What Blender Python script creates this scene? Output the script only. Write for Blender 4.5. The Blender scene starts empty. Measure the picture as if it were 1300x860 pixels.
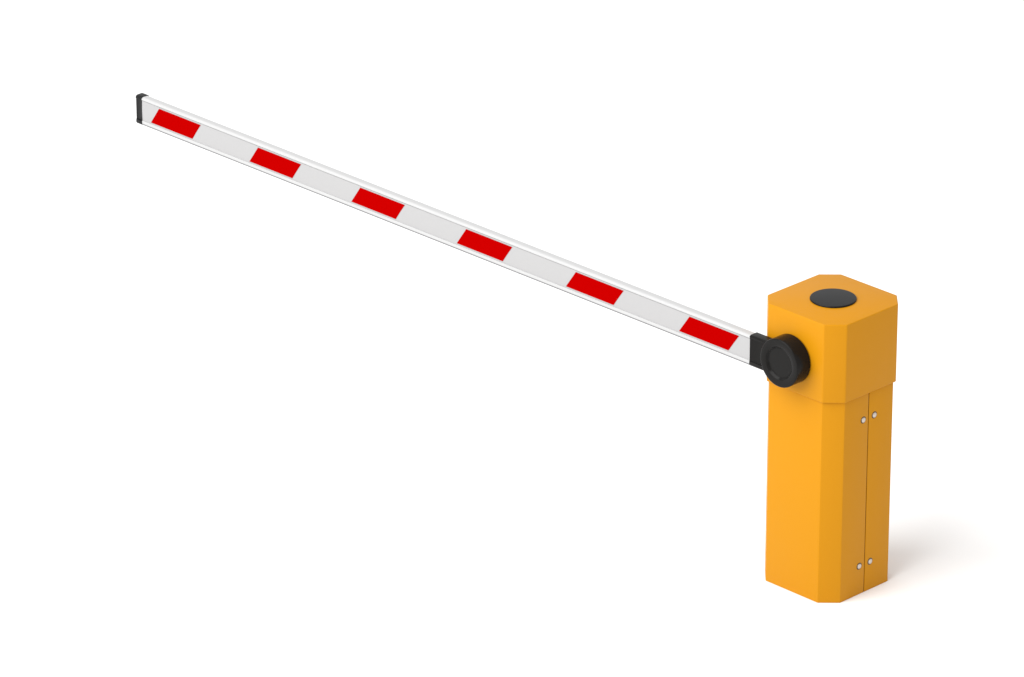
import bpy, bmesh, math
from mathutils import Vector, Matrix

sc = bpy.context.scene
PI = math.pi

# ------------------------------------------------------------------ camera
YAW, PITCH, Z0 = math.radians(45.44963), math.radians(23.59275), 0.02535
cd = bpy.data.cameras.new("camera"); cam = bpy.data.objects.new("camera", cd)
sc.collection.objects.link(cam); sc.camera = cam
fwd = Vector((-math.sin(YAW)*math.cos(PITCH), math.cos(YAW)*math.cos(PITCH), -math.sin(PITCH)))
right = Vector((math.cos(YAW), math.sin(YAW), 0)); up = right.cross(fwd)
m = Matrix((right, up, -fwd)).transposed().to_4x4()
m.translation = Vector((11.26009, -12.51339, 8.20364 - Z0)); cam.matrix_world = m
cd.sensor_width = 36; cd.lens = 7324.75/1300*36; cd.clip_end = 500; cd.clip_start = 0.5

# ------------------------------------------------------------------ light (white studio)
w = bpy.data.worlds.new("World"); sc.world = w; w.use_nodes = True
WORLD, KEY = 0.91, 1.33
w.node_tree.nodes["Background"].inputs[0].default_value = (1, 1, 1, 1)
w.node_tree.nodes["Background"].inputs[1].default_value = WORLD
KD = 14.0
ld = bpy.data.lights.new("softbox", 'AREA'); ld.shape = 'DISK'; ld.size = 15.0
ld.energy = KEY*PI*PI*KD*KD; ld.color = (1, 0.995, 0.98)
lo = bpy.data.objects.new("softbox", ld); sc.collection.objects.link(lo)
kdir = Vector((-0.18, -0.75, 0.72)).normalized()
lo.location = kdir*KD; lo.rotation_euler = kdir.to_track_quat('Z', 'Y').to_euler()
sc.view_settings.view_transform = 'Standard'; sc.view_settings.look = 'None'
sc.view_settings.exposure = 0; sc.view_settings.gamma = 1
sc.cycles.max_bounces = 8; sc.cycles.diffuse_bounces = 5

# ------------------------------------------------------------------ materials
def mat(name, col, rough=0.45, spec=0.5, metal=0.0, bump=0.0, bscale=600, var=0.0):
    mt = bpy.data.materials.new(name); mt.use_nodes = True
    nt = mt.node_tree; b = nt.nodes["Principled BSDF"]
    b.inputs["Base Color"].default_value = (*col, 1); b.inputs["Roughness"].default_value = rough
    b.inputs["Specular IOR Level"].default_value = spec; b.inputs["Metallic"].default_value = metal
    tc = nt.nodes.new("ShaderNodeTexCoord")
    if bump:
        n = nt.nodes.new("ShaderNodeTexNoise"); n.inputs["Scale"].default_value = bscale; n.inputs["Detail"].default_value = 2
        bp = nt.nodes.new("ShaderNodeBump"); bp.inputs["Strength"].default_value = bump; bp.inputs["Distance"].default_value = 0.0004
        nt.links.new(tc.outputs["Object"], n.inputs["Vector"]); nt.links.new(n.outputs["Fac"], bp.inputs["Height"])
        nt.links.new(bp.outputs["Normal"], b.inputs["Normal"])
    if var:
        n2 = nt.nodes.new("ShaderNodeTexNoise"); n2.inputs["Scale"].default_value = 7; n2.inputs["Detail"].default_value = 4
        mr = nt.nodes.new("ShaderNodeMapRange"); mr.inputs[3].default_value = rough-var; mr.inputs[4].default_value = rough+var
        nt.links.new(tc.outputs["Object"], n2.inputs["Vector"]); nt.links.new(n2.outputs["Fac"], mr.inputs[0])
        nt.links.new(mr.outputs[0], b.inputs["Roughness"])
    return mt
M_ORANGE = mat("orange_powder_coat", (0.505, 0.211, 0.0035), 0.42, 0.11, bump=0.05, bscale=500, var=0.06)
M_WHITE = mat("white_enamel_aluminium", (0.447, 0.447, 0.45), 0.38, 0.25, var=0.05)
M_PANEL = mat("light_grey_reflective_tape", (0.358, 0.355, 0.358), 0.4, 0.3, var=0.05)
M_RED = mat("red_reflective_tape", (0.325, 0.0001, 0.0001), 0.5, 0.0)
M_HUB = mat("satin_black_casting", (0.0085, 0.0080, 0.0075), 0.20, 0.10, bump=0.05, bscale=700, var=0.05)
M_BLACK = mat("black_plastic", (0.005, 0.005, 0.0055), 0.40, 0.22, bump=0.08, bscale=700, var=0.05)
M_STEEL = mat("zinc_steel", (0.54, 0.48, 0.43), 0.35, 0.5, metal=0.6)
M_SEAM_SHADE = mat("dark_brown_seam_shade", (0.06, 0.012, 0.001), 0.7, 0.1)  # colour stands for the shade deep in the seam
M_EDGE_SHADE = mat("grey_edge_shade", (0.20, 0.20, 0.205), 0.6, 0.2)  # grey tone painted in for the shaded lower edge of the arm
M_RIM = mat("dark_screw_rim", (0.075, 0.045, 0.02), 0.5, 0.3)  # dark brown ring around each screw head
M_GROUND = mat("white_backdrop", (0.87, 0.87, 0.87), 0.9, 0.0)

# ------------------------------------------------------------------ helpers
def new_obj(name, bm, mt, parent=None, smooth=35):
    bmesh.ops.recalc_face_normals(bm, faces=bm.faces)
    me = bpy.data.meshes.new(name); bm.to_mesh(me); bm.free()
    me.materials.append(mt)
    o = bpy.data.objects.new(name, me); sc.collection.objects.link(o)
    if parent is not None: o.parent = parent
    if smooth:
        for p in me.polygons: p.use_smooth = True
        me.set_sharp_from_angle(angle=math.radians(smooth))
    return o

def prism(pts, z0, z1, bev=0.0, seg=3):
    """extrude a closed (x, y) outline from z0 to z1, all edges rounded"""
    bm = bmesh.new()
    lo_ = [bm.verts.new((x, y, z0)) for x, y in pts]; hi = [bm.verts.new((x, y, z1)) for x, y in pts]
    bm.faces.new(lo_[::-1]); bm.faces.new(hi); n = len(pts)
    for i in range(n): bm.faces.new((lo_[i], lo_[(i+1) % n], hi[(i+1) % n], hi[i]))
    if bev: bmesh.ops.bevel(bm, geom=list(bm.edges), offset=bev, segments=seg, profile=0.5, affect='EDGES')
    return bm

def extrude_x(prof, x0, x1, bev=0.0):
    """extrude a closed (y, z) profile along x"""
    bm = bmesh.new()
    A = [bm.verts.new((x0, y, z)) for y, z in prof]; B = [bm.verts.new((x1, y, z)) for y, z in prof]
    fa = bm.faces.new(A[::-1]); fb = bm.faces.new(B); n = len(prof)
    for i in range(n): bm.faces.new((A[i], A[(i+1) % n], B[(i+1) % n], B[i]))
    if bev:
        ed = list(fa.edges)+list(fb.edges)
        bmesh.ops.bevel(bm, geom=ed, offset=bev, segments=2, profile=0.5, affect='EDGES')
    return bm

def lathe(prof, origin, axis, n=96):
    """prof: (radius, height) pairs along axis"""
    bm = bmesh.new(); ax = Vector(axis).normalized()
    q = Vector((0, 0, 1)).rotation_difference(ax); o = Vector(origin); rings = []
    for r, h in prof:
        if r < 1e-7: rings.append([bm.verts.new(o+q@Vector((0, 0, h)))]); continue
        rings.append([bm.verts.new(o+q@Vector((r*math.cos(2*PI*i/n), r*math.sin(2*PI*i/n), h))) for i in range(n)])
    for a, b in zip(rings, rings[1:]):
        for i in range(n):
            j = (i+1) % n
            if len(a) == 1: bm.faces.new((a[0], b[i], b[j]))
            elif len(b) == 1: bm.faces.new((a[i], a[j], b[0]))
            else: bm.faces.new((a[i], a[j], b[j], b[i]))
    return bm

def fillet(r0, h0, r1, h1, n=6, convex=True):
    """quarter-round from (r0,h0) to (r1,h1)"""
    out = []
    for i in range(n+1):
        t = PI/2*i/n
        if convex: out.append((r1+(r0-r1)*math.cos(t), h0+(h1-h0)*math.sin(t)))
        else: out.append((r0+(r1-r0)*math.sin(t), h1+(h0-h1)*math.cos(t)))
    return out

# ------------------------------------------------------------------ the ground
bm = bmesh.new(); s = 60
bm.faces.new([bm.verts.new(p) for p in ((-s, -s, 0), (s, -s, 0), (s, s, 0), (-s, s, 0))])
g = new_obj("ground", bm, M_GROUND, smooth=0); g["kind"] = "structure"

# ------------------------------------------------------------------ the barrier
H = 1.0-Z0; H1 = 0.7306-Z0
XL, XR, YF, YB, CH = -0.1735, 0.1688, -0.1710, 0.1710, 0.0515   # cover footprint
root = bpy.data.objects.new("parking_barrier", None); sc.collection.objects.link(root)
root["label"] = "orange automatic parking barrier with a long lowered white arm with red stripes"
root["category"] = "barrier"

def octagon(i, c):
    xl, xr, yf, yb = XL+i, XR-i, YF+i, YB-i
    return [(xl+c, yf), (xr-c, yf), (xr, yf+c), (xr, yb-c), (xr-c, yb), (xl+c, yb), (xl, yb-c), (xl, yf+c)]

cover = new_obj("top_cover", prism(octagon(0, CH), H1, H, 0.0035, 4), M_ORANGE, root)

# lower housing: two shells that meet in a narrow seam
INS, CB, SEAM, GAP = 0.0064, 0.0508, 0.0004, 0.0030
oc = octagon(INS, CB)
front_pts = [oc[0], oc[1], oc[2], (oc[2][0], SEAM-GAP/2), (oc[7][0], SEAM-GAP/2), oc[7]]
rear_pts = [(oc[3][0], SEAM+GAP/2), oc[3], oc[4], oc[5], oc[6], (oc[6][0], SEAM+GAP/2)]
ZT = H1-0.0015
shell_f = new_obj("housing_shell", prism(front_pts, 0.0, ZT, 0.0016, 3), M_ORANGE, root)
shell_r = new_obj("housing_shell", prism(rear_pts, 0.0, ZT, 0.0016, 3), M_ORANGE, root)
new_obj("seam_shade_sheet", prism([(XL+INS+0.003, SEAM-GAP/2+0.0001), (XR-INS-0.002, SEAM-GAP/2+0.0001), (XR-INS-0.002, SEAM+GAP/2-0.0001), (XL+INS+0.003, SEAM+GAP/2-0.0001)], 0.001, ZT-0.001), M_SEAM_SHADE, root)  # added dark sheet: stops light through the gap, paints the seam's shade
def screw(y, z, parent):
    x = XR-INS; y += 0.007; z -= 0.004
    head = [(0.0088, 0.0004)] + [(0.0088*math.cos(t), 0.0012+0.0036*math.sin(t)) for t in [PI/2*k/8 for k in range(0, 8)]] + [(0, 0.0048)]
    o = new_obj("screw", lathe(head, (x, y, z), (1, 0, 0), 32), M_STEEL, parent, 50)
    o.data.materials.append(M_RIM)
    ring = [(0.0086, 0.0008), (0.0090, 0.0006), (0.0114, 0.0006), (0.0120, 0.0002), (0.0120, -0.001)]
    bm = bmesh.new(); bm.from_mesh(o.data); n0 = len(bm.faces)
    tmp = bpy.data.meshes.new("ring"); rb = lathe(ring, (x, y, z), (1, 0, 0), 32)
    bmesh.ops.recalc_face_normals(rb, faces=rb.faces); rb.to_mesh(tmp); rb.free()
    bm.from_mesh(tmp); bpy.data.meshes.remove(tmp); bm.faces.ensure_lookup_table()
    for f in bm.faces[n0:]: f.material_index = 1
    bm.to_mesh(o.data); bm.free()
screw(-0.0318, 0.6453-Z0, shell_f); screw(-0.0330, 0.1306-Z0, shell_f)
screw(0.0200, 0.6465-Z0, shell_r); screw(0.0186, 0.1308-Z0, shell_r)

# round black lid on the cover
BR, BT = 0.0745, 0.0055
pr = [(BR-0.001, -0.001), (BR, 0.0004), (BR, BT-0.003)] + fillet(BR, BT-0.003, BR-0.003, BT, 6)[1:] + [(0, BT)]
new_obj("round_lid", lathe(pr, (-0.0026, 0.0023, H+0.0005), (0, 0, 1)), M_BLACK, cover)

# hub: thick round boss carrying the arm
HX, HZ, HR, HD = 0.0, 0.8465-Z0, 0.0812, 0.0634
HX = -0.0140
pr = [(0, 0.0008), (HR-0.004, 0.0008), (HR-0.004, 0.0030), (HR-0.0015, 0.0032), (HR, 0.0047), (HR, HD-0.004)]
pr += fillet(HR, HD-0.004, HR-0.004, HD, 5)[1:]
pr += [(0.0570, HD), (0.0560, HD-0.0005), (0.0518, HD-0.0080), (0.0508, HD-0.0086), (0.0500, HD-0.0086), (0.0492, HD-0.0078), (0, HD-0.0074)]
hub = new_obj("hub", lathe(pr, (HX, YF, HZ), (0, -1, 0)), M_HUB, root)

# arm profile in (y, z): flat box tube with rounded lips and a shallow recess on both faces
YA, TH = -0.2104, 0.034
AZ0, AZ1, P0, P1 = 0.7880-Z0, 0.8895-Z0, 0.8022-Z0, 0.8803-Z0
def arm_profile(g=0.0, rec=0.0034, R=0.0095, RB=0.0035, ledge=0.0034, groove=0.0045):
    yf, yb, z0, z1, p0, p1 = YA-g, YA+TH+g, AZ0-g, AZ1+g, P0-g*0.3, P1+g*0.3
    half = []                                    # front side, from the bottom middle up to the top middle, as (inset, z)
    if ledge: half += [(ledge+0.001, z0), (ledge, z0+0.001), (ledge, z0+0.0034), (0.0008, z0+0.0034), (0, z0+0.0042)]
    else: half += [(RB*(1-math.cos(math.radians(a))), z0+RB*(1-math.sin(math.radians(a)))) for a in range(90, -1, -15)]
    half += [(0, p0), (rec, p0+0.0010)]
    if groove: half += [(rec, p1-0.0029), (rec+groove, p1-0.0027), (rec+groove, p1-0.0004), (0.0006, p1-0.0004), (0, p1)]
    else: half += [(rec, p1-0.0012), (0, p1)]
    half += [(R*(1-math.cos(math.radians(a))), z1-R*(1-math.sin(math.radians(a)))) for a in range(0, 91, 10)]
    return [(yf+i, z) for i, z in half] + [(yb-i, z) for i, z in reversed(half)]
XTIP, XROOT = -3.088, -0.150
arm = new_obj("boom_arm", extrude_x(arm_profile(), XTIP, XROOT), M_WHITE, root, 30)
def sheet_x(x0, x1, z0, z1, y, t, sk=0.0):
    bm = bmesh.new()
    c = [(x0, z0), (x1, z0), (x1+sk, z1), (x0+sk, z1)]
    A = [bm.verts.new((x, y, z)) for x, z in c]; B = [bm.verts.new((x, y+t, z)) for x, z in c]
    bm.faces.new(A); bm.faces.new(B[::-1])
    for i in range(4): bm.faces.new((A[i], B[i], B[(i+1) % 4], A[(i+1) % 4]))
    return bm
SZ0, SZ1 = P0+0.0012, P1-0.0030
curve = [(YA+0.0022-0.0008*math.sin(PI*k/12), SZ0+(SZ1-SZ0)*k/12) for k in range(13)]
new_obj("reflective_strip", extrude_x([(YA+0.0033, SZ0)]+curve+[(YA+0.0033, SZ1)], XTIP+0.0005, -0.162), M_PANEL, arm, 30)
new_obj("edge_shade_strip", extrude_x([(YA+0.0006, AZ0), (YA+0.0006, AZ0+0.0033), (YA+0.010, AZ0+0.0033), (YA+0.010, AZ0-0.0014), (YA+0.0014, AZ0-0.0014)], XTIP+0.0007, -0.162), M_EDGE_SHADE, arm, 30)  # added grey strip, paints the line of shade along the arm's underside
XS, SP, L, SK = -0.25579, 0.51351, 0.21786, 0.04489
for i in range(6):
    xr = XS-i*SP
    new_obj("red_stripe", sheet_x(xr-L, xr, 0.8084-Z0, 0.87207-Z0, YA+0.0008, 0.0012, SK), M_RED, arm, 0)
new_obj("end_cap", extrude_x(arm_profile(0.0022, 0.0040, 0.0095, 0.006, 0, 0), XTIP-0.029, XTIP+0.0005, 0.0015), M_BLACK, arm, 30)
new_obj("arm_bracket", extrude_x(arm_profile(0.0022, 0.0030, 0.006, 0.006, 0, 0), -0.1615, -0.030, 0.0012), M_HUB, root, 30)
